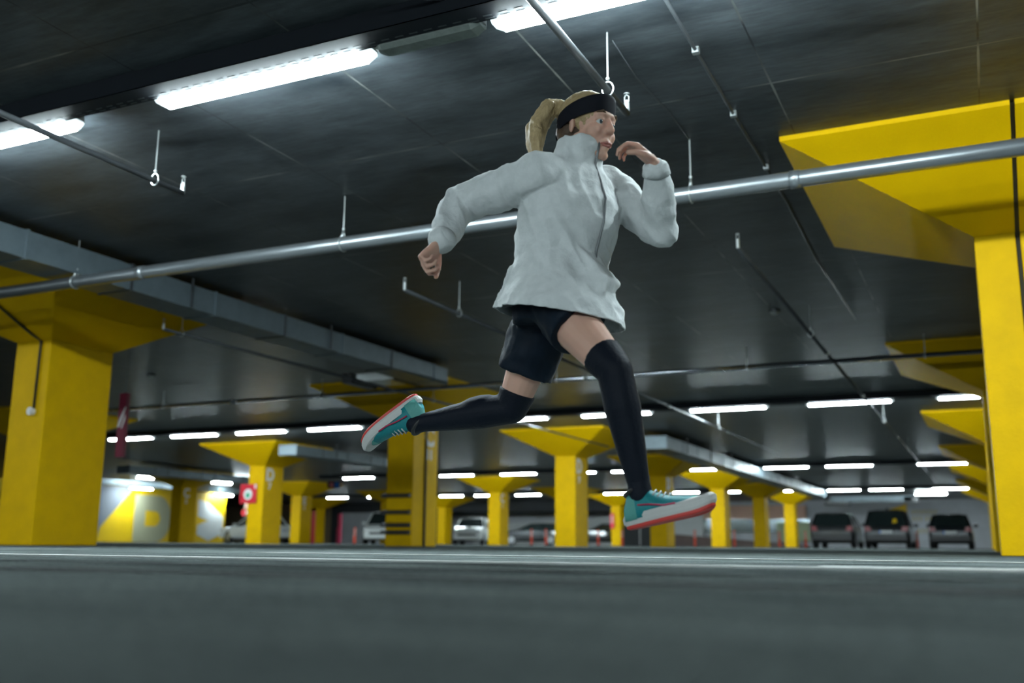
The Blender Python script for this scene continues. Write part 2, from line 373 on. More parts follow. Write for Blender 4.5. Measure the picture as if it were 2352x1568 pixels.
# the right-hand row: double columns split by a joint
ms2, mc2 = column_meshes(.065-.25, .335-.25, -1.13-.25, .335-.25)
ms3, mc3 = column_meshes(.365-.25, .93-.25, .365-.25, 1.85-.25)
gap = MB().box(.325-.25, .375-.25, -.42, .42, 0, ZB).mesh('joint_filler')
gap2 = MB().prism([(-.42,ZB-.02),(.42,ZB-.02),(1.37,ZC-.01),(-1.37,ZC-.01)], 'x', .333-.25, .367-.25).mesh('joint_filler')
row_lab = ['massive yellow double column at the right edge with a big sloping head', 'yellow double column right behind the nearest right-hand one, its head half in shade',
 'third double column of the right-hand row, bright yellow head', 'fourth double column of the right-hand row, its head in shade', 'fifth double column of the right-hand row, small bright head',
 'sixth double column of the right-hand row, dark head', 'last double column of the right-hand row, by the grey back wall']
for k, Y in enumerate([8.2,16.2,24.2,32.2,40.2,48.2,56.2]):
    r = empty('double_column', (.25, Y, 0), row_lab[k], 'column', 'double columns of the right-hand row')
    link('shaft', ms2, M['yellow_scuff'], r, bevel=.008); link('capital', mc2, M['yellow'], r)
    link('shaft', ms3, M['yellow_scuff'], r, bevel=.008); link('capital', mc3, M['yellow'], r)
    link('joint_filler', gap, M['joint'], r); link('joint_filler', gap2, M['joint'], r)
    if k == 0:
        for t in (.22, .72):   # bolts of the joint cover on the sloping head
            yb = -1.4 + .95*t; zb = ZC-.035 - (ZC-.035-ZB)*t
            MB().tube([(.20, yb+.0, zb+.01), (.20, yb-.012, zb-.025)], .018, 10).build('bolt', M['steel'], r)

# ------------------------------------------------------------------ tube lamps
def lamp_parts(root, length, lit=True, clips=True):
    h = length/2
    MB().prism([(-.050,.0),(-.046,.045),(.046,.045),(.050,0)], 'x', -h, h).build('housing', M['lamp_base'], root)
    prof = [(-.052,.014),(-.070,-.004),(-.064,-.030),(-.042,-.050),(.042,-.050),(.064,-.030),(.070,-.004),(.052,.014)]
    L = []
    e = .05
    MB().prism(prof, 'x', -h+e, h-e).build('diffuser', M['lit'] if lit else M['unlit'], root)
    for s in (-1, 1):
        sm = [(y*.72, z*.55) for y, z in prof]
        MB().loops([[(s*(h-e), y, z) for y, z in prof], [(s*h, y, z) for y, z in sm]]).build('end_cap', M['lampcap'] if lit else M['unlit'], root)
    if clips:
        x = -h+.12
        while x < h:
            for s in (-1, 1):
                MB().box(x-.012, x+.012, s*.066-.006, s*.066+.006, -.022, .02).build('clip', M['clip'], root)
            x += .34
GL = 'tube lamps on the garage ceiling'
lamp_near = empty('ceiling_lamp', (-3.76, 4.38, 2.80), 'lit tube lamp in the nearest row, whole, upper left of the runner', 'lamp', GL)
lamp_parts(lamp_near, 1.6)
copy_tree(lamp_near, (-6.08, 4.38, 2.80), 'lit tube lamp in the nearest row cut by the left picture edge')
copy_tree(lamp_near, (-1.39, 4.38, 2.80), 'lit tube lamp in the nearest row cut by the top picture edge')
em = empty('emergency_ceiling_lamp', (-2.58, 4.36, 2.80), 'unlit grey emergency lamp between two lit lamps of the nearest row', 'lamp')
lamp_parts(em, .66, lit=False)
for X, t in ((-13.6,'far past the left picture edge'),(1.0,'past the top right corner')):
    copy_tree(lamp_near, (X, 4.38, 2.80), 'lit tube lamp of the nearest row, %s' % t)
lamp_far = empty('ceiling_lamp', (-20.85, 20.0, 2.80), 'leftmost lit tube lamp of the second ceiling row, beside the large left column', 'lamp', GL)
lamp_parts(lamp_far, 1.6, clips=False)
ORD = 'first second third fourth fifth sixth seventh eighth ninth tenth eleventh twelfth thirteenth fourteenth fifteenth sixteenth'.split()
def row(Y, xs, what, first=0):
    for k, X in enumerate(xs):
        copy_tree(lamp_far, (X, Y, 2.80), '%s lit tube lamp from the left, %s' % (ORD[k+first], what))
row(20.0, [-18.62,-16.43,-14.2,-9.34,-6.99,-4.60,-2.25,.1], 'second ceiling row', 1)
row(36.0, [-24.2,-19.45,-16.68,-14.2,-9.2,-6.3,-4.18,-1.23], 'third ceiling row')
row(51.6, [-36.2,-33.2,-28.2,-25.9,-23.3,-20.6,-18.0,-14.3,-11.9,-9.1,-6.3,-4.35,-1.5], 'fourth ceiling row, far back')
row(56.8, [-2.6], 'last short row by the back wall')
copy_tree(lamp_far, (-12.0, 36.0, 2.80), 'lit tube lamp of the third row behind the runner\'s front shin')
for X, Y, t in ((-40.5,39.8,'over the giant painted D'),(-32.7,37.0,'left of the column with the red square sign'),(-41.2,47.0,'over the white painted arrow'),(-33.3,33.2,'above the yellow wall beside the large left column'),(-30.7,36.1,'small, next to the red square sign')):
    copy_tree(lamp_far, (X, Y, 2.80), 'lit lamp set lengthwise, %s' % t, PI/2)
row(-7.7, [-13.4,-11,-8.6,-6.2,-3.8,-1.4,1,3.4,5.8,8.2,10.6], 'unseen row added behind the camera')  # out of view, added to light the runner's jacket from the front

# cable trays that carry the rows
def tray(Y, x0, x1, label, near=False, g='cable trays above the lamp rows'):
    r = empty('ceiling_cable_tray', ((x0+x1)/2, Y, 2.776), label, 'cable tray', g)
    h = (x1-x0)/2
    w = -.25 if near else -.42
    top = .1236
    MB().box(-h, h, w, -.085, 0, .004).box(-h, h, w, w+.004, 0, top).box(-h, h, -.089, -.085, 0, .03).build('tray_channel', M['tray'], r)
    x = -h+.6
    while x < h:
        MB().box(x-.01, x+.01, -.18, -.16, .004, ZC-2.776).build('bracket', M['steel'], r); x += 2.4
    if near:
        s = MB(); x = -h
        while x < h:
            s.box(x, x+.05, -.11, -.10, -.0015, .0); s.box(x, x+.05, -.14, -.13, -.0015, 0); x += .09
        tag(s.build('slots', M['slot'], r), kind='stuff')
    return r
tray(4.40, -13, 6, 'dark perforated cable tray above the nearest lamp row', True)
tray(20.02, -22.5, 1.5, 'dark cable tray above the second lamp row')
tray(36.02, -26, 1.5, 'dark cable tray above the third lamp row')
tray(51.62, -38, 0, 'dark cable tray above the fourth lamp row')

# ------------------------------------------------------------------ pipes
def pipe_x(Y, z, r, x0, x1, hang, label, flange=(), m='pipe'):
    o = empty('water_pipe', ((x0+x1)/2, Y, z), label, 'pipe'); cx = (x0+x1)/2
    MB().tube([(x0-cx,0,0),(x1-cx,0,0)], r, 32).build('pipe_run', M[m], o, smooth=True)
    for hx in hang:
        x = hx-cx
        rod = MB().tube([(x,0,r+.05),(x,0,ZC-z)], .006, 8)
        L = []
        for k in range(25):
            a = 2*PI*k/24; L.append((x, math.sin(a)*(r+.006), math.cos(a)*(r+.006)))
        h = rod.build('hanger', M['bright'], o)
        MB().tube(L, .006, 6, cap=False).tube([(x,-.03,r-.01),(x,0,r+.06)], .008, 6).tube([(x,.03,r-.01),(x,0,r+.06)], .008, 6).sph((x,0,r+.07), .014, 8, 6).build('clamp', M['bright'], h, smooth=True)
    for fx in flange:
        MB().tube([(fx-cx-.035,0,0),(fx-cx+.035,0,0)], r+.006, 32).build('coupling', M['pipe'], o, smooth=True)
    return o
pipe_x(6.58, 2.485, .057, -13.5, 5, (-10.2,-7.75,-4.67,-1.72,1.3), 'thick galvanised water pipe crossing the whole picture behind the runner', (-6.9,-3.6,-1.0))
pipe_x(14.35, 2.60, .035, -18, 3, (-14.2,-10.5,-6.0,-3.0,-.6), 'thin shiny pipe crossing the ceiling before the second lamp row', (-12.5,-5.5), 'chrome')
def pipe_y(X, z, r, y0, y1, hang, label, head=None, coup=(), elbow=True):
    o = empty('sprinkler_pipe', (X, (y0+y1)/2, z), label, 'pipe', 'sprinkler pipes running along the aisle'); cy = (y0+y1)/2
    MB().tube([(0,y0-cy,0),(0,y1-cy,0)], r, 20).build('pipe_run', M['steel'], o, smooth=True)
    for hy in hang:
        y = hy-cy
        h = MB().tube([(0,y,r+.04),(0,y,ZC-z)], .005, 8).build('hanger', M['bright'], o)
        MB().tube([(math.sin(2*PI*k/20)*(r+.012), y, math.cos(2*PI*k/20)*(r+.022)+.01) for k in range(21)], .0045, 6, cap=False).sph((0,y,r+.05), .012, 8, 6).build('clamp', M['bright'], h, smooth=True)
    for c in coup:
        MB().tube([(0,c-cy-.03,0),(0,c-cy+.03,0)], r+.008, 16).build('coupling', M['bright'], o, smooth=True)
    if head is not None:
        y = head-cy; s = 1 if head > cy+y0*0 else -1
        hd = MB().tube([(0,y,-r*.2),(0,y,r+.02)], r*.85, 12).tube([(0,y,r+.015),(0,y,r+.045)], .017, 12).tube([(0,y,r+.045),(0,y,r+.06)], .011, 10)
        hd.tube([(.013,y,r+.05),(.013,y,r+.085),(0,y,r+.10)], .003, 6).tube([(-.013,y,r+.05),(-.013,y,r+.085),(0,y,r+.10)], .003, 6).tube([(0,y,r+.10),(0,y,r+.104)], .018, 14)
        hd.build('sprinkler_head', M['bright'], o, smooth=False)
    return o
pipe_y(-5.09, 2.525, .020, -3, 5.17, (4.9,), 'dark sprinkler pipe ending below the ceiling at the left, over the left lamp', 5.17)
pipe_y(-1.74, 2.545, .021, -3, 5.24, (4.91,), 'sprinkler pipe ending with a sprinkler head right above the runner', 5.24)
pipe_y(-1.74, 2.53, .020, 8.15, 44, (12.0,21.2,28.0), 'long sprinkler pipe receding over the grey parked cars', 8.15, (13.3,17.4,18.8,21.0,24.5))
pipe_y(-5.09, 2.53, .020, 8.25, 28, (9.4,14.0,21.2), 'sprinkler pipe receding behind the runner\'s hips and knee', 8.25, (15.5,17.5,19.8,22.0))
pipe_y(-8.6, 2.50, .020, 8.6, 24, (8.9,15.0,), 'dark sprinkler pipe passing under the heads of the left columns', 8.6, (17.5,))
# thin conduits clipped to the ceiling
def conduit(pts, label, r=.011, clips=()):
    c = V(pts[0]); o = empty('ceiling_conduit', c, label, 'conduit')
    MB().tube([V(p)-c for p in pts], r, 8).build('conduit_run', M['steel'], o, smooth=True)
    for p in clips:
        q = V(p)-c; MB().box(q.x-.02, q.x+.02, q.y-.018, q.y+.018, q.z-.02, q.z+.02).build('clip', M['bright'], o)
conduit([(-1.33,2,2.883),(-1.33,6.4,2.883),(-1.32,8.2,2.883),(-1.36,10,2.883),(-1.33,13,2.883)], 'thin grey conduit clipped to the ceiling, right of the runner', clips=((-1.33,5.29,2.883),(-1.33,6.25,2.883),(-1.33,3.9,2.883),(-1.32,7.3,2.883)))
conduit([(-1.74,5.0,2.893),(-1.76,5.5,2.893),(-1.72,6.1,2.893),(-1.72,6.58,2.893)], 'thin wire on the ceiling leading to the rod of the thick pipe', r=.004)
conduit([(-2.75,3.6,2.895),(-2.65,3.85,2.86),(-2.45,4.1,2.85),(-2.3,4.2,2.86)], 'pale loose cable curling above the unlit emergency lamp', r=.010)
# cable going down the big left column, ending in a round push button
cb = empty('call_button', (-9.70, 7.75, 1.47), 'round white push button with cable on the front of the large left column', 'button')
MB().tube([(0.1,-.0,0),(0.1,-.05,0)], .045, 20).tube([(.1,-.05,0),(.1,-.062,0)], .03, 16).build('button_face', M['signwhite'], cb, smooth=False)
MB().tube([(.13,-.02,.03),(.14,-.02,.80),(.10,-.12,.86),(.0,-.62,1.18),(-.05,-.95,1.30)], .014, 8).build('cable', M['plastic'], cb, smooth=True)
# smoke detectors
for (x, y, t) in ((-2.18,12.15,'round ceiling detector right of the receding sprinkler pipe'),(-13.0,12.8,'round ceiling detector above the left aisle')):
    o = empty('smoke_detector', (x, y, ZC), t, 'smoke detector')
    MB().tube([(0,0,0),(0,0,-.025)], .07, 20).build('detector_base', M['steel'], o); MB().tube([(0,0,-.02),(0,0,-.055)], [.055,.035], 20).build('detector_head', M['bright'], o)

# ------------------------------------------------------------------ ducts
def duct_y(x0, x1, y0, y1, z0, z1, label, step=1.25, fl=.012):
    o = empty('air_duct', ((x0+x1)/2, (y0+y1)/2, z0), label, 'duct'); hx = (x1-x0)/2; hy = (y1-y0)/2; h = z1-z0
    MB().box(-hx, hx, -hy, hy, 0, h).build('duct_run', M['duct'], o)
    y = -hy
    while y <= hy+.01:
        MB().box(-hx-fl, hx+fl, y-.014, y+.014, -fl, h+fl).build('flange', M['steel'] if int((y+hy)/step) % 2 else M['duct'], o); y += step
    for k in range(int((y1-y0)/2.6)):
        y = -hy+1.9+k*2.6
        for s in (-1, 1):
            MB().box(s*(hx+.02)-.008, s*(hx+.02)+.008, y-.012, y+.012, 0, ZC-z0-.004).build('strap', M['steel'], o)
    return o
duct_y(-8.17, -7.74, 1.0, 13.95, 2.568, 2.83, 'galvanised air duct running from the left edge to behind the runner')
duct_y(-7.85, -7.2, 24.4, 52, 2.46, 2.76, 'galvanised air duct above the columns right of the runner\'s front leg', 1.5)
duct_y(-17.9, -17.3, 22.6, 28.0, 2.46, 2.72, 'short bright duct seen below the raised rear shoe')
duct_y(-28.7, -28.1, 27, 34.6, 2.48, 2.75, 'bright duct between the large left column and the one with the red square sign')
duct_y(-34.9, -34.1, 31, 36.2, 2.44, 2.66, 'pale duct hanging above the yellow wall at the left')
duct_y(-33.7, -33.1, 37.4, 41, 2.40, 2.62, 'small pale duct left of the red square sign')
d = empty('air_duct', (-5.9, 58, 2.40), 'bright duct crossing in front of the grey back wall above the parked cars', 'duct')
MB().box(-1.9, 2.3, -.3, .3, .06, .36).build('duct_run', M['duct'], d)
MB().box(-2.2, -.9, -.35, .35, -.12, .06).build('damper_box', M['plastic'], d); MB().box(1.9, 2.6, -.3, .3, .0, .3).build('end_box', M['plastic'], d)
for x in (-1.2,-.2,.8,1.7): MB().box(x-.02, x+.02, -.32, .32, .04, .38).build('flange', M['steel'], d)
# ventilation grille branching from the end of the left duct
g = empty('ventilation_unit', (-8.75, 13.55, 2.60), 'flat bright ventilation unit hanging beside the end of the left duct', 'ventilation unit')
MB().box(-.32, .42, -.30, .28, .0, .12).build('unit_body', M['bright'], g)
MB().box(-.50, -.32, -.38, .38, -.03, .14).build('end_plate', M['plastic'], g); MB().box(.42, .52, -.30, .40, -.03, .14).build('end_plate', M['plastic'], g)
for x in (-.3,.35): MB().tube([(x,0,.12),(x,0,.30)], .008, 8).build('rod', M['steel'], g)

# ------------------------------------------------------------------ signs
s = empty('square_sign', (-19.80, 23.72, 1.46), 'red square sign with white disc on the column lettered D at the left', 'sign')
MB().box(-.33, .27, -.03, 0, -.28, .28).build('sign_board', M['red'], s)
MB().tube([(-.03,-.03,-.02),(-.03,-.036,-.02)], .16, 24).build('disc', M['signwhite'], s); MB().tube([(-.03,-.036,-.05),(-.03,-.042,-.05)], .075, 20).build('green_disc', M['signgreen'], s)
MB().box(.2, .26, -.036, -.03, .15, .27).build('corner_mark', M['signwhite'], s)
b = empty('hanging_banner', (-10.9, 10.28, 1.2), 'maroon hanging banner with white stripes seen edge-on behind the large left column', 'sign')
MB().box(-.07, .07, -.03, .03, 0, .90).build('banner_board', M['maroon'], b)
MB().prism([(-.07,.42),(-.03,.42),(.06,.66),(.07,.70),(.05,.70),(-.05,.50)], 'y', -.034, -.03).prism([(.0,.40),(.02,.40),(.07,.52),(.07,.60)], 'y', -.034, -.03).build('white_stripe', M['signwhite'], b)
MB().tube([(0,0,.9),(0,0,ZC-1.2)], .006, 8).build('rod', M['steel'], b)
t = empty('hanging_traffic_sign', (-22.5, 31.8, 2.22), 'small hanging board with a red disc and a blue disc under the far ceiling', 'sign')
MB().box(-.30, .26, 0, .02, -.12, .12).build('sign_board', M['walldark'], t)
MB().tube([(-.12,-.001,0),(-.12,-.006,0)], .095, 20).build('red_disc', M['red'], t); MB().box(-.17, -.07, -.01, -.006, -.018, .018).build('white_bar', M['signwhite'], t)
MB().tube([(.13,-.001,0),(.13,-.006,0)], .11, 20).build('blue_disc', M['blue'], t)
for x in (-.2,.2): MB().tube([(x,.01,.12),(x,.01,.68)], .006, 6).build('rod', M['steel'], t)
e = empty('extinguisher_case', (-19.78, 55.74, 1.0), 'tall red extinguisher case on the small distant column', 'extinguisher')
MB().box(-.12, .12, -.10, 0, 0, .85).build('case', M['red'], e, bevel=.01); MB().box(-.06, .06, -.104, -.10, .3, .7).build('label_plate', M['peach'], e)
f = empty('shop_sign', (-39.6, 47.9, 1.6), 'red and white shop sign above the roof of the white car', 'sign')
MB().box(-.9, .95, 0, .06, .0, .34).build('sign_board', M['red'], f); MB().box(-.6, .6, -.01, 0, .1, .26).build('white_panel', M['signwhite'], f)
MB().box(-.7, 1.0, .0, .06, .42, .95).build('upper_panel', M['pink'], f); MB().box(-.75, -.65, .02, .06, -1.6, 1.3).build('post', M['steel'], f)
f = empty('door_surround', (-37.0, 49.2, 0), 'red door surround standing behind the white car', 'door surround')
MB().box(.60, .85, 0, .15, 0, 2.05).box(-.9, .85, 0, .15, 1.85, 2.05).build('red_frame', M['red'], f); MB().box(-.9, .6, .05, .1, 0, 1.85).build('dark_door', M['green'], f)
f = empty('red_post', (-35.3, 50.6, 0), 'slim crimson post with a pale band near the thin distant column', 'post')
MB().box(-.12, .12, -.08, .08, 0, .95).build('lower_panel', M['stripe'], f); MB().box(-.07, .14, -.06, .06, .95, 1.75).build('upper_panel', M['stripe'], f)

# ------------------------------------------------------------------ delineator posts
post = empty('delineator_post', (-19.2, 42.9, 0), 'red and white delineator post before the low dark cars', 'post', 'delineator posts along the lane')
MB().tube([(0,0,0),(0,0,.03)], .13, 16).build('foot', M['plastic'], post)
MB().tube([(0,0,.03),(0,0,.75)], [.06,.045], 14).build('pole', M['orange'], post)
for z in (.42,.58): MB().tube([(0,0,z),(0,0,z+.09)], .056, 14).build('reflective_band', M['peach'], post)
for (x, y, t) in ((-18.6,43.2,'at the left edge of the bright column lettered D'),(-16.4,44.2,'left of the small distant column with the red case'),(-15.4,44.7,'right of the small distant column with the red case'),
  (-12.35,46.1,'below the runner\'s front shoe, left of a yellow column'),(-10.7,46.9,'between the yellow column right of the shoe and the olive one'),(-9.15,49.6,'just right of the dark olive column'),(-7.7,48.2,'at the left bumper of the leftmost grey car'),
  (-3.0,49.8,'between the middle and the rightmost parked car'),(-26.6,39.4,'orange topped, left of the column marked C 11')):
    copy_tree(post, (x, y, 0), 'red and white post ' + t)

# ------------------------------------------------------------------ cars
def car(label, loc, rz, paint, L=4.3, W=1.8, H=1.48, kind='hatch', antenna=False, rear=True, plate=True, sticker=False):
    o = empty('parked_car', (loc[0], loc[1], 0), label, 'car', None, rz)
    hw = W/2; b = MB()
    if kind == 'sedan': top = [(-L/2+.75,0),(-L/2+1.25,1),(L/2-2.15,1),(L/2-1.25,0)]
    else: top = [(-L/2+.12,0),(-L/2+.50,1),(L/2-2.0,1),(L/2-1.15,0)]
    zb = .93 if H > 1.45 else .88
    st = [(-L/2,.42,.70,.86),(-L/2+.06,.30,.90,.95),(-L/2+.5,.22,zb,1.0),(-L/4,.20,zb,1.0),(L/4,.20,zb,1.0),(L/2-.9,.22,zb-.05,.99),(L/2-.25,.25,.78,.93),(L/2,.38,.62,.82)]
    LL = []
    for y, z0, z1, k in st:
        w = hw*k; m = (z0+z1)/2
        LL.append([(-w*.9,y,z0),(-w,y,z0+.12),(-w,y,m+.05),(-w*.95,y,z1),(-w*.5,y,z1+.03),(w*.5,y,z1+.03),(w*.95,y,z1),(w,y,m+.05),(w,y,z0+.12),(w*.9,y,z0)])
    b.loops(LL)
    bo = b.build('car_body', M[paint], o, smooth=False, bevel=.04)
    g = MB(); wb = hw*.92; wr = hw*.72
    G = []
    for y, t in top: 
        z = zb-.02 if t == 0 else H
        G.append((y, z, wb if t == 0 else wr))
    (ya,za,wa),(yb_,zb_,w2),(yc,zc,w3),(yd,zd,w4) = G
    g.add([(-wa,ya,za),(wa,ya,za),(w2,yb_,zb_-.04),(-w2,yb_,zb_-.04),(-w3,yc,zc-.04),(w3,yc,zc-.04),(w4,yd,zd),(-w4,yd,zd)],
          [(0,1,2,3),(3,2,5,4),(4,5,6,7),(0,3,4,7),(1,6,5,2),(0,7,6,1)])
    g.build('window_glass', M['glass'], o)
    rf = MB().loops([[(-w2-.02,yb_-.05,H-.05),(-w2*.6,yb_-.03,H+.0),(w2*.6,yb_-.03,H),(w2+.02,yb_-.05,H-.05)],[(-w2-.02,(yb_+yc)/2,H-.03),(-w2*.6,(yb_+yc)/2,H+.03),(w2*.6,(yb_+yc)/2,H+.03),(w2+.02,(yb_+yc)/2,H-.03)],
                     [(-w3-.02,yc+.05,H-.05),(-w3*.6,yc+.03,H),(w3*.6,yc+.03,H),(w3+.02,yc+.05,H-.05)]])
    rf.build('roof', M[paint], o, smooth=True)
    for s_ in (-1,1):
        for pp, pr in (([(s_*wa,ya,za),(s_*(w2+.0),yb_,H-.05)], .05), ([(s_*w4,yd,zd),(s_*w3,yc,H-.05)], .035), ([(s_*wb,(yb_+yc)/2,zb),(s_*w2,(yb_+yc)/2,H-.04)], .035)):
            MB().tube(pp, pr, 6).build('window_pillar', M[paint], o)
    for sx in (-1,1):
        for y in (-L/2+.78, L/2-.85):
            w = MB().tube([(sx*(hw-.22),y,.32),(sx*(hw-.01),y,.32)], .32, 24).build('wheel', M['tyre'], o, smooth=False, bevel=.02)
            MB().tube([(sx*(hw-.02),y,.32),(sx*(hw+.004),y,.32)], .2, 20).build('rim', M['rim'], w)
        m = MB().ell((sx*(hw+.10), L/2-1.45, zb+.08), ((.10,0,0),(0,.06,0),(0,0,.075)), 12, 8).build('wing_mirror', M[paint], o, smooth=True)
        tl = MB().prism([(sx*(hw*.62),.72),(sx*(hw*.93),.70),(sx*(hw*.93),.92),(sx*(hw*.70),.90)], 'y', -L/2-.012, -L/2+.22).build('tail_light', M['taillight'], o)
        MB().prism([(sx*(hw*.50),.60),(sx*(hw*.86),.62),(sx*(hw*.86),.76),(sx*(hw*.55),.70)], 'y', L/2-.32, L/2+.012).build('head_light', M['headlight'], o)
    MB().box(-hw*.9, hw*.9, -L/2-.05, -L/2+.3, .30, .52).build('rear_bumper', M['plastic' if paint != 'car_white' else paint], o, bevel=.03)
    MB().box(-hw*.86, hw*.86, L/2-.3, L/2+.03, .27, .48).build('front_bumper', M['plastic' if paint != 'car_white' else paint], o, bevel=.03)
    MB().box(-.5, .5, L/2-.02, L/2+.035, .46, .58).build('grille', M['plastic'], o)
    for y in ((-L/2-.06,) if plate else ()) :
        p = MB().box(-.26, .26, y, y+.03, .62, .74).build('number_plate', M['plate'], o); MB().box(-.26, -.21, y-.003, y, .62, .74).build('blue_strip', M['blue'], p)
    if antenna: MB().tube([(0,-L/4,H),(0,-L/4-.05,H+.08)], .05, 8).build('antenna', M['plastic'], o)
    if sticker: MB().add([(.25,ya+.08,zb+.12),(.45,ya+.08,zb+.14),(.40,ya+.18,zb+.32),(.28,ya+.17,zb+.30)], [(0,1,2,3)]).build('yellow_sticker', M['wallyellow'], o)
    return o
car('dark grey hatchback seen from behind, leftmost of the three by the back wall', (-6.05, 46.8), 0, 'car_grey', plate=False)
car('charcoal tall estate seen from behind, in the middle with roof antenna', (-3.95, 47.7), 0, 'car_dark', H=1.62, W=1.86, antenna=True, sticker=True)
car('black hatchback seen from behind, rightmost next to the right columns', (-1.50, 48.8), 0, 'car_black', W=1.75, H=1.46)
car('white sedan in side view behind the column with the red square sign', (-35.5, 43.4), math.radians(80), 'car_white', L=4.4, kind='sedan', H=1.45)
car('white van-like car partly behind the column marked C 11', (-27.6, 43.6), math.radians(205), 'car_white', H=1.6)
car('white car facing the camera beside a yellow column', (-26.1, 50.2), math.radians(200), 'car_white', W=1.7)
car('low dark car turned sideways before the pale ramp wall, left one', (-25.6, 57.0), math.radians(115), 'car_black', H=1.3, L=4)
car('second low dark car before the pale ramp wall, behind the bright column', (-21.2, 57.8), math.radians(115), 'car_black', H=1.3, L=4)
car('dark car at the far left edge beyond the large left column', (-33.5, 23.5), math.radians(70), 'car_black')
bx = empty('equipment_box', (-16.3, 50.5, 0), 'dark grey cabinet standing beyond the runner\'s front heel', 'cabinet')
MB().box(-.9, .9, -.4, .4, 0, 1.05).build('cabinet_body', M['walldark'], bx, bevel=.02); MB().box(-.02, .02, -.41, -.4, .05, 1.0).build('door_gap', M['signwhite'], bx)

# ------------------------------------------------------------------ the runner
def blob(name, mb, m, parent, voxel=.005, smooth=5, disp=None, cut=None):
    me = mb.mesh('tmp'); o = bpy.data.objects.new('tmp', me); COL.objects.link(o)
    r = o.modifiers.new('r', 'REMESH'); r.mode = 'VOXEL'; r.voxel_size = voxel
    s_ = o.modifiers.new('s', 'SMOOTH'); s_.factor = .5; s_.iterations = smooth
    dg = bpy.context.evaluated_depsgraph_get(); dg.update()
    nm = bpy.data.meshes.new_from_object(o.evaluated_get(dg)); nm.name = name
    bpy.data.objects.remove(o)
    if disp or cut:
        bm = bmesh.new(); bm.from_mesh(nm); bm.normal_update()
        if cut: 
            for co, no in cut: bmesh.ops.bisect_plane(bm, geom=bm.verts[:]+bm.edges[:]+bm.faces[:], plane_co=co, plane_no=no, clear_inner=True)
        if disp:
            for v in bm.verts: v.co += v.normal*disp(v.co)
        bm.to_mesh(nm); bm.free()
    nm.materials.clear(); nm.materials.append(m)
    return link(name, nm, m, parent, smooth=True)

ROOT = V((-1.25, 3.0, 0))
P = lambda *a: V(a) - ROOT
person = empty('person', ROOT, 'running woman in grey jacket, navy shorts, black knee socks and teal shoes, mid-leap', 'person')
rsh, lsh = P(-1.246,2.845,1.245), P(-1.110,3.13,1.270)
rel, rwr = P(-1.560,2.86,1.190), P(-1.540,2.71,1.015)
lel, lwr = P(-.905,3.06,1.075), P(-.872,2.91,1.235)
pel, nck = P(-1.267,3.0,.86), P(-1.185,2.995,1.315)
rhip, lhip = P(-1.225,2.92,.83), P(-1.315,3.08,.86)
rkn, ran = P(-.985,2.81,.572), P(-.925,2.86,.20)
lkn, lan = P(-1.474,3.12,.520), P(-1.850,3.10,.478)
Fc = V((.92,-.39,0)).normalized(); Rc = V((-.39,-.92,0)).normalized()      # chest forward / right
Fp = V((.97,-.25,0)).normalized(); Rp = V((-.25,-.97,0)).normalized()       # pelvis forward / right
def sect(c, a, b, n=24, up=0):
    return [c + a*math.cos(2*PI*k/n) + b*math.sin(2*PI*k/n) for k in range(n)]
def lerp(a, b, t): return a*(1-t) + b*t

# head frame
hf = V((.93,-.34,-.12)).normalized(); hl = V((0,0,1)).cross(hf).normalized(); hu = hf.cross(hl)
hc = P(-1.125,2.985,1.440)
H = lambda f, l, u: hc + hf*f + hl*l + hu*u

def hand(mb, w, d, n, thumb, curl, spread=.0):
    d = d.normalized(); n = (n - d*n.dot(d)).normalized(); t = d.cross(n)*thumb     # t points to the thumb side
    L = []
    for s_, hw_, th in ((0,.026,.019),(.03,.032,.017),(.065,.039,.015),(.088,.040,.013)):
        L.append(sect(w + d*s_, t*hw_, n*th, 14))
    mb.loops(L); kn = []
    for i, (off, ln, r) in enumerate(((.030,.072,.0085),(.010,.080,.0088),(-.010,.075,.0085),(-.029,.060,.0075))):
        p = w + d*(.086 - abs(i-1)*.004) + t*off; a = 0; q = [(p, r*1.12)]
        for k, fr in enumerate((.45,.32,.23)):
            a += curl[k] + i*.05
            dd = d*math.cos(a) + n*math.sin(a) + t*spread*(1.5-i)
            p = p + dd*ln*fr; q.append((p, r*(1-.1*(k+1))))
        mb.chain(q, 10)
    b0 = w + d*.022 + t*.024; b1 = b0 + (d*.55+t*.65+n*.35).normalized()*.036; b2 = b1 + (d*.85+t*.15+n*.5).normalized()*.030; b3 = b2 + (d*.75-t*.25+n*.6).normalized()*.024
    mb.chain([(b0,.014),(b1,.0115),(b2,.010),(b3,.0085)], 10)

body = MB()
# trunk
body.loops([sect(pel+V((0,0,-.06)), Rp*.13, Fp*.10), sect(pel, Rp*.155, Fp*.115), sect(pel+V((.01,0,.10)), Rp*.125, Fp*.09), sect(pel+V((.03,0,.20)), Rc*.12, Fc*.085),
            sect(nck+V((-.03,0,-.14)), Rc*.145, Fc*.10), sect(nck+V((-.01,0,-.06)), Rc*.13, Fc*.08), sect(nck, Rc*.06, Fc*.055)])
body.chain([(nck+V((0,0,-.02)),.056),(H(-.03,0,-.06),.052)])
for sh, el, wr in ((rsh,rel,rwr),(lsh,lel,lwr)):
    body.chain([(sh,.052),(lerp(sh,el,.4),.046),(el,.037),(lerp(el,wr,.35),.037),(wr,.025)])
for hp, kn, an in ((rhip,rkn,ran),(lhip,lkn,lan)):
    ax = (kn-hp); cf = (an-kn).cross(V((0,1,0))).normalized()
    body.chain([(hp,.088),(lerp(hp,kn,.35),.080),(lerp(hp,kn,.75),.062),(kn,.052),(lerp(kn,an,.3),.052),(lerp(kn,an,.6),.042),(lerp(kn,an,.9),.030),(an,.031)])
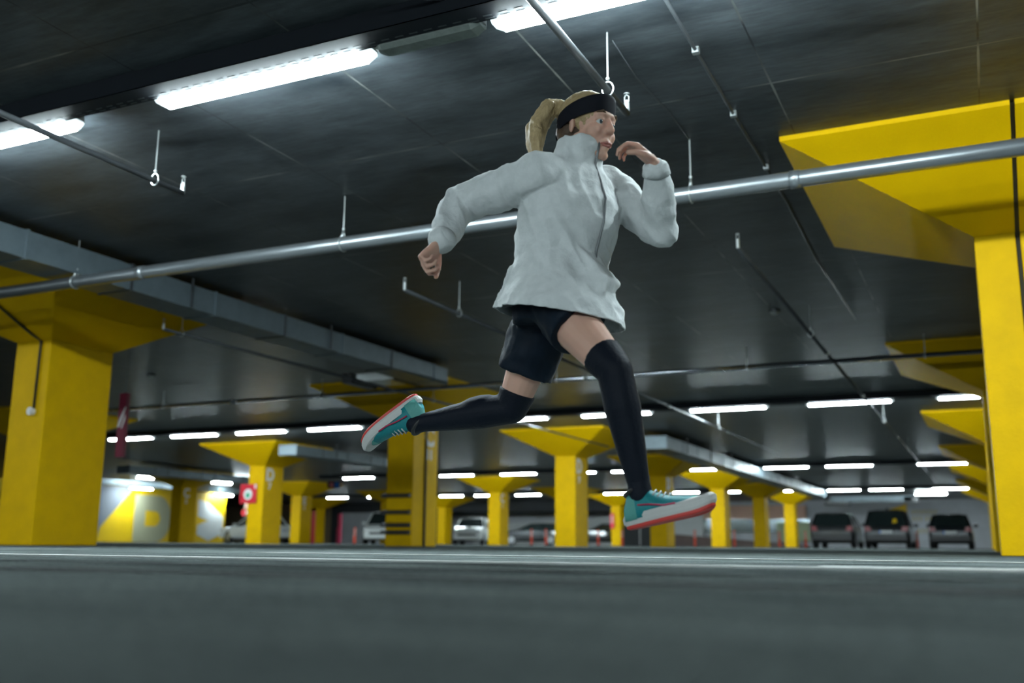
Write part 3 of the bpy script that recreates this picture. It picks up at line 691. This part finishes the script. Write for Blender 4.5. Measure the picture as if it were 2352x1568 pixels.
# head
body.ell(H(-.012,0,.035), (hf*.094, hl*.073, hu*.084), 24, 16)
body.ell(H(.026,0,-.030), (hf*.060, hl*.056, hu*.082), 20, 14)
body.ell(H(.060,0,-.098), (hf*.024, hl*.024, hu*.018), 14, 10)
body.chain([(H(.082,0,.018),.008),(H(.100,0,-.020),.0115)], 12).sph(H(.092,.011,-.024), .009, 10, 8).sph(H(.092,-.011,-.024), .009, 10, 8)
body.chain([(H(.068,.040,.030),.010),(H(.079,.018,.035),.010),(H(.079,-.018,.035),.010),(H(.068,-.040,.030),.010)], 12)
for s_ in (-1,1):
    body.sph(H(.052,.036*s_,-.028), .027, 14, 10); body.chain([(H(.0,.055*s_,-.045),.018),(H(.052,.022*s_,-.095),.017)], 12)
    body.ell(H(-.012,.077*s_,-.006), (hf*.016+hl*.006*s_, hl*.009*s_, hu*.026), 12, 10)
for s_ in (-1,1):   # eyelids
    body.chain([(H(.074,.016*s_,.013),.0055),(H(.0765,.030*s_,.0165),.006),(H(.068,.045*s_,.012),.0055)], 10)
    body.chain([(H(.074,.018*s_,-.004),.0045),(H(.0755,.030*s_,-.0075),.005),(H(.068,.043*s_,-.003),.0045)], 10)
body.chain([(H(.078,.018,-.062),.009),(H(.085,0,-.060),.010),(H(.078,-.018,-.062),.009)], 10); body.sph(H(.080,0,-.078), .013, 10, 8)
# hands
hand(body, rwr + (rwr-rel).normalized()*.01, V((-.42,-.30,-.62)), V((.80,.0,-.45)), -1, (1.1,1.2,.8))
hand(body, lwr + (lwr-lel).normalized()*.01, V((-.55,-.32,.55)), V((-.55,-.2,-.75)), 1, (.55,.75,.6), .06)
bobj = blob('body', body, M['skin'], person, .0042, 4)
for s_ in (-1,1):
    e_ = MB().sph(H(.0685,.031*s_,.006), .0125, 16, 12).build('eye', M['eyewhite'], person, smooth=True)
    MB().sph(H(.0770,.032*s_,.005), .0072, 12, 8).build('iris', M['iris'], e_, smooth=True)
    MB().chain([(H(.0835,.018*s_,.036),.0035),(H(.0845,.032*s_,.041),.0038),(H(.0735,.050*s_,.035),.0025)], 8).build('eyebrow', M['brow'], person, smooth=True)
MB().chain([(H(.080,.024,-.068),.003),(H(.0915,.010,-.0645),.0052),(H(.0935,0,-.0655),.0048),(H(.0915,-.010,-.0645),.0052),(H(.080,-.024,-.068),.003)], 8).chain([(H(.083,.017,-.072),.004),(H(.092,0,-.0745),.0062),(H(.083,-.017,-.072),.004)], 8).build('lips', M['lips'], person, smooth=True)

# hair, headband, ponytail
hr = MB().ell(H(-.026,0,.047), (hf*.104, hl*.083, hu*.090), 28, 18)
hr.ell(H(-.060,0,-.005), (hf*.062, hl*.068, hu*.075), 20, 14)
hr.chain([(H(-.10,0,.085),.034),(P(-1.262,2.955,1.535),.030),(P(-1.292,2.935,1.47),.034),(P(-1.297,2.92,1.41),.031),(P(-1.287,2.905,1.36),.020),(P(-1.280,2.90,1.325),.008)])
for a, b2, c2 in ((.02,.01,.0),(-.02,.012,.02),(.0,-.02,-.015)):
    hr.chain([(P(-1.262+b2,2.955+a,1.53),.018),(P(-1.300+b2,2.935+a,1.46),.02),(P(-1.300+c2,2.92+a,1.39),.017),(P(-1.288+c2,2.905+a*.6,1.325),.005)])
def strands(co): return .0035*noise.noise(V((co.x*60+co.z*12, co.y*60, co.z*6)))+.002*noise.noise(co*120)
blob('hair', hr, M['hair'], person, .0045, 2, strands)
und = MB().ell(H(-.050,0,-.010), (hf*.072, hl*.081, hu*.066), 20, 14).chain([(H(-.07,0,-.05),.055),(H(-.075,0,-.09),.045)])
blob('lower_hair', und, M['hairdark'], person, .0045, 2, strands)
bd = MB(); bl = []
for (r, dz) in ((1.0,-.030),(1.012,-.018),(1.012,.018),(1.0,.030),(.93,.030),(.93,-.030)):
    bl.append([H(-.022,0,.046) + hf*(.1065*r*math.cos(2*PI*k/40)) + hl*(.0865*r*math.sin(2*PI*k/40)) + hu*(dz - .010 + .038*math.cos(2*PI*k/40) + (.0)) for k in range(40)])
bd.loops(bl + [bl[0]], cap=False)
bd.build('headband', M['band'], person, smooth=True)

# jacket
jk = MB()
def jsec(c, rw, fd, R=Rc, F=Fc, tilt=0): return sect(c + V((0,0,0)), R*rw, F*fd + V((0,0,tilt)), 28)
jk.loops([jsec(P(-1.222,2.95,.64), .230, .230, Rp, Fp), jsec(P(-1.228,2.955,.80), .208, .210, Rp, Fp), jsec(P(-1.236,2.97,.90), .172, .166, Rp, Fp), jsec(P(-1.225,2.98,.985), .160, .146), jsec(P(-1.205,2.98,1.08), .182, .158),
          jsec(P(-1.192,2.98,1.16), .185, .152), jsec(P(-1.186,2.985,1.235), .165, .118), jsec(P(-1.180,2.985,1.29), .115, .09), jsec(P(-1.168,2.98,1.33), .085, .085), jsec(P(-1.155,2.975,1.365), .083, .086), jsec(P(-1.150,2.975,1.395), .080, .082)])
jk.chain([(lerp(rsh,nck,.5)+V((0,0,-.03)),.07),(rsh,.078),(lerp(rsh,rel,.5),.068),(rel,.060),(lerp(rel,rwr,.5),.053),(lerp(rel,rwr,.96),.042)])
jk.chain([(lerp(lsh,nck,.5)+V((0,0,-.03)),.07),(lsh,.076),(lerp(lsh,lel,.5),.064),(lel,.056),(lerp(lel,lwr,.5),.049),(lerp(lel,lwr,.93),.040)])
# front flap blown forward and back flare
jk.loops([[P(-1.12,2.86,1.0),P(-1.12,3.05,1.0),P(-1.20,3.05,1.0),P(-1.20,2.86,1.0)],[P(-1.030,2.88,.885),P(-1.030,3.0,.885),P(-1.22,3.05,.86),P(-1.22,2.85,.86)],[P(-1.065,2.83,.70),P(-1.08,2.98,.70),P(-1.22,3.0,.68),P(-1.22,2.83,.68)]])
jk.loops([[P(-1.36,2.86,.95),P(-1.36,3.08,.95),P(-1.28,3.08,.95),P(-1.28,2.86,.95)],[P(-1.430,2.86,.80),P(-1.430,3.06,.80),P(-1.3,3.06,.78),P(-1.3,2.86,.78)],[P(-1.45,2.86,.70),P(-1.45,3.06,.70),P(-1.3,3.06,.70),P(-1.3,2.86,.70)]])
def folds(co):
    u = co.x + .35*co.z; w_ = co.z - .35*co.x
    a = noise.noise(V((u*22, co.y*10, w_*7)))
    b = noise.noise(V((u*12+5, co.y*12, w_*26)))
    d = noise.noise(V((co.x*45, co.y*45, co.z*60)))
    return .007*(1-2.2*abs(a)) + .006*b + .0012*d
jo = blob('jacket', jk, M['jacket'], person, .006, 6, folds, cut=[(P(-1.25,3.0,.785), V((.19,0,1)))])
sd = jo.modifiers.new('t', 'SOLIDIFY'); sd.thickness = .004; sd.offset = -1
zp = MB(); pts = []
for z, fd, c in ((.86,.150,(-1.25,2.985)),(.985,.156,(-1.225,2.98)),(1.08,.164,(-1.205,2.98)),(1.16,.158,(-1.192,2.98)),(1.235,.124,(-1.186,2.985)),(1.29,.096,(-1.18,2.985)),(1.33,.092,(-1.168,2.98)),(1.385,.088,(-1.152,2.975))):
    pts.append(P(c[0], c[1], z) + (Fc if z > .95 else Fp)*(fd+.001))
zp.tube(pts, .0045, 8).build('zip', M['zip'], jo, smooth=True)
for a_, w_, r_ in ((rel,rwr,.044),(lel,lwr,.042)):
    MB().tube([lerp(a_,w_,.90), lerp(a_,w_,1.0), lerp(a_,w_,1.06)], [r_+.004, r_, r_-.006], 20).build('cuff', M['jacket'], jo, smooth=True)

# shorts
sh = MB()
sh.loops([sect(pel+V((.01,0,.12)), Rp*.155, Fp*.115), sect(pel, Rp*.160, Fp*.128), sect(pel+V((0,0,-.09)), Rp*.150, Fp*.12)])
def leg_short(hp, kn, t1, r0, r1):
    d = (kn-hp).normalized(); a = d.cross(V((0,1,0))).normalized(); b = d.cross(a)
    sh.loops([sect(hp-d*.01, a*r0, b*r0), sect(lerp(hp,kn,t1*.5), a*(r0+r1)/2, b*(r0+r1)/2), sect(lerp(hp,kn,t1), a*r1, b*r1)])
leg_short(rhip, rkn, .42, .092, .102); leg_short(lhip, lkn, .66, .112, .100)
blob('shorts', sh, M['shorts'], person, .006, 4, lambda co: .007*noise.noise(co*14)+.004*noise.noise(co*30))

# knee socks
for kn, hp, an, t in ((rkn,rhip,ran,.80),(lkn,lhip,lan,.84)):
    sk = MB()
    d = (kn-hp).normalized(); a = d.cross(V((0,1,0))).normalized(); b = d.cross(a)
    sk.loops([sect(lerp(hp,kn,t), a*.0655, b*.0655), sect(lerp(hp,kn,.93), a*.060, b*.060), sect(kn, a*.056, b*.056)])
    sk.chain([(kn,.056),(lerp(kn,an,.12),.055),(lerp(kn,an,.3),.056),(lerp(kn,an,.6),.046),(lerp(kn,an,.9),.034),(an,.036)])
    # calf muscle bulge on the back of the shin
    q = (an-kn).normalized(); bk = (hp-kn) - q*(hp-kn).dot(q); bk = bk.normalized()
    sk.ell(lerp(kn,an,.30)+bk*.016, (q*.10, bk*.048, q.cross(bk)*.047), 16, 12)
    blob('knee_sock', sk, M['sock'], person, .005, 4)

# shoes
def shoe(ankle, d, up):
    d = d.normalized(); up = (up - d*up.dot(d)).normalized(); s_ = d.cross(up)
    o0 = ankle - up*.085 - d*.052                      # heel point on the sole
    Q = lambda x, y, z: o0 + d*x + s_*y + up*z
    xs = [(-.005,.022,.060),(.012,.031,.095),(.04,.034,.108),(.075,.034,.100),(.105,.036,.080),(.14,.041,.064),(.18,.045,.054),(.215,.042,.046),(.245,.030,.036),(.262,.012,.026)]
    up_ = MB(); LL = []
    for x, w, h in xs:
        LL.append([Q(x, w*math.cos(PI*k/12), .018+(h-.018)*math.sin(PI*k/12)**.75) for k in range(13)])
    up_.loops(LL)
    u = up_.build('shoe', M['teal'], person, smooth=True)
    def outline(k, z, n=40):
        pts = []
        for i in range(n):
            a = 2*PI*i/n; x = .128 + .142*k*math.cos(a)
            w = (.034 + .014*max(0, min(1, (x-.04)/.14)))*k
            pts.append(Q(x, w*math.copysign(abs(math.sin(a))**.65, math.sin(a)), z + (.012*max(0,(x-.20)/.07)**2)))
        return pts
    MB().loops([outline(.97,.0), outline(1.03,.010), outline(1.04,.024), outline(.99,.034)]).build('midsole', M['midsole'], u, smooth=False)
    MB().loops([outline(.94,-.008), outline(.99,-.004), outline(.99,.003)]).build('outsole', M['outsole'], u)
    MB().loops([[Q(x, w*1.03*math.cos(PI*k/12), .016+(h-.014)*math.sin(PI*k/12)**.75) for k in range(13)] for x, w, h in xs[:3]], cap=False).build('heel_counter', M['mint'], u, smooth=True)
    MB().loops([[Q(x, w*1.03*math.cos(PI*k/12), .016+(h-.014)*math.sin(PI*k/12)**.75) for k in range(13)] for x, w, h in xs[7:]], cap=False).build('toe_cap', M['mint'], u, smooth=True)
    for sg in (-1,1):
        MB().tube([Q(.05,.036*sg,.055), Q(.09,.0375*sg,.048), Q(.135,.043*sg,.036), Q(.17,.0465*sg,.034)], .0028, 6).build('side_stripe', M['stripe'], u, smooth=True)
    for x, z in ((.098,.086),(.112,.079),(.126,.072),(.140,.066)):
        MB().tube([Q(x,-.022,z-.012), Q(x+.004,0,z+.003), Q(x,.022,z-.012)], .0028, 6).build('lace', M['lace'], u, smooth=True)
    MB().tube([Q(.040+.036*math.cos(2*PI*k/20), .030*math.sin(2*PI*k/20), .102+.010*math.cos(2*PI*k/20)) for k in range(21)], .007, 8, cap=False).build('collar', M['plastic'], u, smooth=True)
shoe(ran, V((.262,-.03,.055)), V((-.1,0,1)))
shoe(lan, V((-.258,0,-.183)), V((.578,0,-.816)))

# ------------------------------------------------------------------ camera, world, render settings
PITCH = math.atan(465/2287.); ROLL = math.radians(.45); YAW = math.radians(25.3)
fw = V((-math.sin(YAW)*math.cos(PITCH), math.cos(YAW)*math.cos(PITCH), math.sin(PITCH)))
rt = V((math.cos(YAW), math.sin(YAW), 0)); upv = rt.cross(fw)
r2 = rt*math.cos(ROLL) + upv*math.sin(ROLL); u2 = -rt*math.sin(ROLL) + upv*math.cos(ROLL)
cam = bpy.data.cameras.new('camera'); co = bpy.data.objects.new('camera', cam); COL.objects.link(co)
m4 = Matrix((( r2.x,u2.x,-fw.x,0),(r2.y,u2.y,-fw.y,0),(r2.z,u2.z,-fw.z,.055),(0,0,0,1)))
co.matrix_world = m4
cam.sensor_width = 36; cam.lens = 2287/2352*36; cam.clip_start = .01; cam.clip_end = 300
cam.dof.use_dof = True; cam.dof.focus_distance = 4.0; cam.dof.aperture_fstop = 1.8
SC.camera = co
w = bpy.data.worlds.new('world'); SC.world = w; w.use_nodes = True
w.node_tree.nodes['Background'].inputs[0].default_value = (.01,.014,.02,1); w.node_tree.nodes['Background'].inputs[1].default_value = .2
SC.view_settings.view_transform = 'Standard'; SC.view_settings.look = 'None'; SC.view_settings.gamma = 1
SC.view_settings.use_curve_mapping = False
SC.view_settings.exposure = 0.0
SC.cycles.use_denoising = True; SC.cycles.use_adaptive_sampling = True; SC.cycles.adaptive_threshold = .05
SC.cycles.max_bounces = 6; SC.cycles.diffuse_bounces = 1; SC.cycles.glossy_bounces = 3
SC.cycles.sample_clamp_indirect = 4
